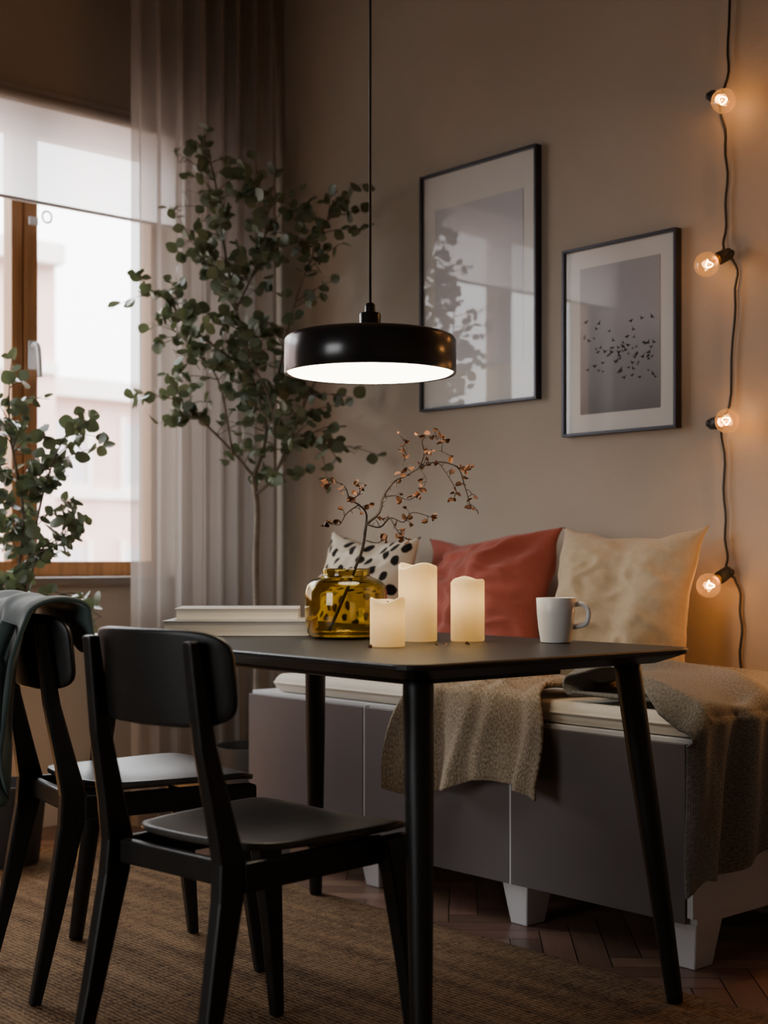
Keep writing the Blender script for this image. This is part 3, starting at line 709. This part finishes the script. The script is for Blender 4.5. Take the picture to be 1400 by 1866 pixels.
# ------------------------------------------------------------ wool throw over bench end
def thr2(u,v):
    y0=2.615
    l1=.28; r=.024; l2=.42; dr=.385+.03*nz(u*3,4)+.02*math.sin(u*9)
    arc=math.pi*r; tot=l1+arc+l2+dr; s=v*tot
    xe=-1.862; left=-2.235+.05*math.sin(u*4+.5)-.04*(1-u)
    zb=CT+.010
    def Y(x,top=0):
        k_=min(1,max(0,(x+2.17)/.2)); k_=k_*k_*(3-2*k_)
        f0=y0-.085*top*min(1,max(0,(x+2.12)/.2))
        return f0+(2.865+.225*k_-f0)*u
    rip=.013*math.sin(u*13+3*nz(u*2,v*3))+.018*nz(u*3,v*5,3)
    if s<l1:
        t=s/l1; x=left+.28*(1-t); return (x,Y(x)+.01,zb+.004+.004*nz(u*6,v*6))
    s-=l1
    if s<arc:
        a=s/r; x=left-r*math.sin(a); return (x,Y(x,1)+.01*(1-a/math.pi),zb+r-r*math.cos(a)+rip*(a/math.pi)*.6)
    s-=arc
    def droop(y,t): 
        o_=max(0,2.585-y); return .9*o_
    if s<l2:
        t=s/l2; x=left+(xe-left)*t
        hump=.018*math.exp(-((t-.35)/.2)**2)
        z=zb+2*r+rip+hump-.035*max(0,(t-.6)/.4)**1.5
        y=Y(x,1); return (x,y,z-droop(y,t))
    s-=l2
    y=Y(xe,1)
    zt=zb+2*r-.035+rip*max(0,1-s/.05)-droop(y,1)
    rr=.035; 
    y+=.04*s/.3*(u-.5)
    f=.022*math.sin(u*19+1.5*nz(u*3,s*3))+.014*math.sin(u*37+s*6)
    fx=max(0,1-u/.12)
    if s<rr*1.57:
        a=s/rr; return (xe+rr*math.sin(a)+f*.4*(a/1.57),y,zt-rr*(1-math.cos(a)))
    d=s-rr*1.57
    return (xe+rr+.012-.03*fx+f*(.4+.6*min(1,d/.15)),y,zt-rr-d)
t2=empty('throw_blanket',(0,0,0))
grid('blanket_cloth',90,150,thr2,M['wool'],t2,solid=.007,uvscale=(.5,1.2))
# ------------------------------------------------------------ framed pictures
def picture(x0,x1,z0,z1,mx,art,birds=False,mz=None):
    E=empty('framed_picture',((x0+x1)/2,YB,(z0+z1)/2))
    a=(x1-x0)/2; b=(z1-z0)/2; fr=.009; dp=-.028
    boxes('frame',[(-a,-a+fr,dp,-.001,-b,b),(a-fr,a,dp,-.001,-b,b),(-a+fr,a-fr,dp,-.001,-b,-b+fr),(-a+fr,a-fr,dp,-.001,b-fr,b)],M['framemetal'],E,.0015)
    boxes('mat_board',[(-a+fr,a-fr,-.014,-.004,-b+fr,b-fr)],M['mat'],E)
    boxes('print',[(-a+mx[0],a-mx[1],-.0155,-.0141,-b+mx[2],b-mx[3])],art,E)
    obj('picture_glass',[(-a+fr,-.021,-b+fr),(a-fr,-.021,-b+fr),(a-fr,-.021,b-fr),(-a+fr,-.021,b-fr)],[(0,1,2,3)],M['pglass'],parent=E)
    if birds:
        V=[];F=[]; random.seed(21)
        for i in range(80):
            if i<50: x=random.gauss(.045,.06); z=random.gauss(-.050-.25*x,.032)
            else: x=rnd(-.13,.13); z=rnd(-.11,.07)-.15*x
            if not(-a+mx[0]+.01<x<a-mx[1]-.01): continue
            s=rnd(.006,.0115); c=rnd(-.8,.8); ca,sa=math.cos(c),math.sin(c); fl=rnd(.2,1.1); b0=len(V)
            for (px,pz) in ((0,-.4),(-.3,.05),(-1,fl),(-.3,.5),(0,.5),(.3,.5),(1,fl*.9),(.3,.05)):
                V.append((x+s*(px*ca-pz*sa),-.0158,z+s*(px*sa+pz*ca)))
            F+=[(b0,b0+1,b0+4),(b0+1,b0+2,b0+3),(b0+1,b0+3,b0+4),(b0,b0+4,b0+7),(b0+7,b0+4,b0+5),(b0+7,b0+5,b0+6)]
        obj('birds',V,F,M['ink'],parent=E)
picture(-3.375,-2.862,1.405,2.176,(.062,.062,.12,.12),M['art1'])
picture(-2.760,-2.348,1.282,1.833,(.062,.062,.062,.062),M['art2'],True)
# ------------------------------------------------------------ string lights
random.seed(5)
def strand(off,bulbs,cab,e):
    E=empty('string_lights',(off,0,0))
    pts=smoothpts(cab,6)
    pts=[p+Vector((.003*math.sin(i*1.3),0,0)) for i,p in enumerate(pts)]
    tube('cable',pts,.0036,M['cable'],8,E)
    for i,(s,d) in enumerate(bulbs):
        s=Vector(s); d=Vector(d); dn=d.normalized()
        B=empty('bulb_%d'%(i+1)); B.parent=E; B.location=s
        B.rotation_euler=dn.to_track_quat('Z','Y').to_euler()
        lathe('socket',[(.010,-.022),(.016,-.02),(.017,.0),(.0175,.018),(.015,.022)],M['cable'],20,B)
        tube('cable_clip',[(-.018,0,-.014),(.018,0,-.014)],.009,M['cable'],10,B)
        lathe('cap',[(.013,.022),(.013,.034)],M['brass'],20,B)
        prof=[(.011,.032)]
        for k_ in range(1,17):
            a=math.pi*(k_/16*.86+.14); prof.append((max(.0008,.0325*math.sin(a)),.063-.0325*math.cos(a)))
        lathe('globe',prof,M['bulbglass'],32,B)
        lathe('inner_stem',[(.004,.034),(.0025,.05)],M['brass'],10,B)
        tube('filament',smoothpts([(.010*math.cos(t),.010*math.sin(t),.056+.006*math.sin(2*t)) for t in [j*.55 for j in range(12)]],2),.0013,M['filament'],6,B)
        l=bpy.data.lights.new('glow','POINT'); l.energy=e; l.color=(1,.50,.17); l.shadow_soft_size=.009
        o=bpy.data.objects.new('glow',l); C.objects.link(o); o.parent=B; o.location=(0,0,.06)
Yc=3.188
cab=[(-2.187,Yc,ZC-.005),(-2.187,Yc,2.41),(-2.193,Yc,2.20),(-2.21,Yc-.02,2.15),(-2.204,Yc,2.09),(-2.193,Yc,1.95),(-2.199,Yc,1.79),(-2.19,Yc-.02,1.735),(-2.164,Yc,1.70),(-2.169,Yc,1.59),(-2.187,Yc,1.33),(-2.207,Yc-.02,1.283),(-2.204,Yc,1.23),(-2.2,Yc,1.05),(-2.193,Yc,.92),(-2.178,Yc-.02,.885),(-2.159,Yc,.855),(-2.148,Yc,.75),(-2.152,Yc,.62)]
strand(0,[((-2.207,3.155,2.150),(.05,-.032,-.03)),((-2.180,3.155,1.723),(-.014,-.05,-.025)),((-2.205,3.155,1.283),(.058,-.03,0)),((-2.180,3.155,.880),(-.008,-.05,-.025))],cab,.30)
strand(.42,[((-2.19,3.155,2.02),(-.03,-.05,-.02)),((-2.19,3.155,1.55),(.03,-.05,-.02)),((-2.19,3.155,1.12),(-.03,-.04,-.02)),((-2.19,3.155,.80),(-.03,-.05,-.02))],[(-2.187,Yc,ZC-.005),(-2.19,Yc,2.1),(-2.195,Yc-.02,2.02),(-2.19,Yc,1.9),(-2.19,Yc-.02,1.55),(-2.18,Yc,1.3),(-2.19,Yc-.02,1.12),(-2.18,Yc,.95),(-2.19,Yc-.02,.80),(-2.18,Yc,.6)],2.1)
# floor lantern out by the window wall
Ln=empty('floor_lantern',(-4.22,1.76,.001))
lathe('base',[(.07,0),(.07,.012),(.05,.016)],M['pot'],32,Ln)
lathe('opal_globe',[(.045,.016)]+[(.11*math.sin(math.pi*(.13+.87*i/20)),.118-.11*math.cos(math.pi*(.13+.87*i/20))) for i in range(20)]+[(.001,.228)],M['lantern'],40,Ln)
# ------------------------------------------------------------ lights
W=bpy.data.worlds.new('World'); bpy.context.scene.world=W; W.use_nodes=True
nt=W.node_tree; bg=nt.nodes['Background']
tc=nt.nodes.new('ShaderNodeTexCoord'); sp=nt.nodes.new('ShaderNodeSeparateXYZ'); nt.links.new(tc.outputs['Generated'],sp.inputs[0])
ma=nt.nodes.new('ShaderNodeMath'); ma.operation='MULTIPLY_ADD'; ma.inputs[1].default_value=.5; ma.inputs[2].default_value=.5; nt.links.new(sp.outputs['Z'],ma.inputs[0])
r=nt.nodes.new('ShaderNodeValToRGB'); cr_=r.color_ramp
cr_.elements[0].position=.42; cr_.elements[0].color=(.10,.095,.09,1); cr_.elements[1].position=.75; cr_.elements[1].color=(.95,.97,.99,1)
e_=cr_.elements.new(.5); e_.color=(.72,.72,.72,1)
nt.links.new(ma.outputs[0],r.inputs[0]); nt.links.new(r.outputs[0],bg.inputs[0]); bg.inputs[1].default_value=12
def portal(loc,d,sx,sy):
    l=bpy.data.lights.new('window_portal','AREA'); l.shape='RECTANGLE'; l.size=sx; l.size_y=sy; l.cycles.is_portal=True
    o=bpy.data.objects.new('window_portal',l); C.objects.link(o); o.location=loc
    o.rotation_euler=Vector(d).to_track_quat('-Z','Y').to_euler()
portal((XL-.2,(WY0+WY1)/2,(WZ0+WZ1)/2),(1,0,0),WY1-WY0,WZ1-WZ0)
portal(((QX0+QX1)/2,YF-.18,(QZ0+QZ1)/2),(0,1,0),QX1-QX0,QZ1-QZ0)  # sky sampling through the added fill window
# ------------------------------------------------------------ camera
cd=bpy.data.cameras.new('camera'); cam=bpy.data.objects.new('camera',cd); C.objects.link(cam)
cam.location=(0,0,.92); cam.rotation_euler=(math.radians(90),0,math.radians(48.2))
cd.lens=49.56; cd.sensor_width=36; cd.shift_y=87/1866
cd.dof.use_dof=True; cd.dof.focus_distance=3.1; cd.dof.aperture_fstop=3.2
bpy.context.scene.camera=cam
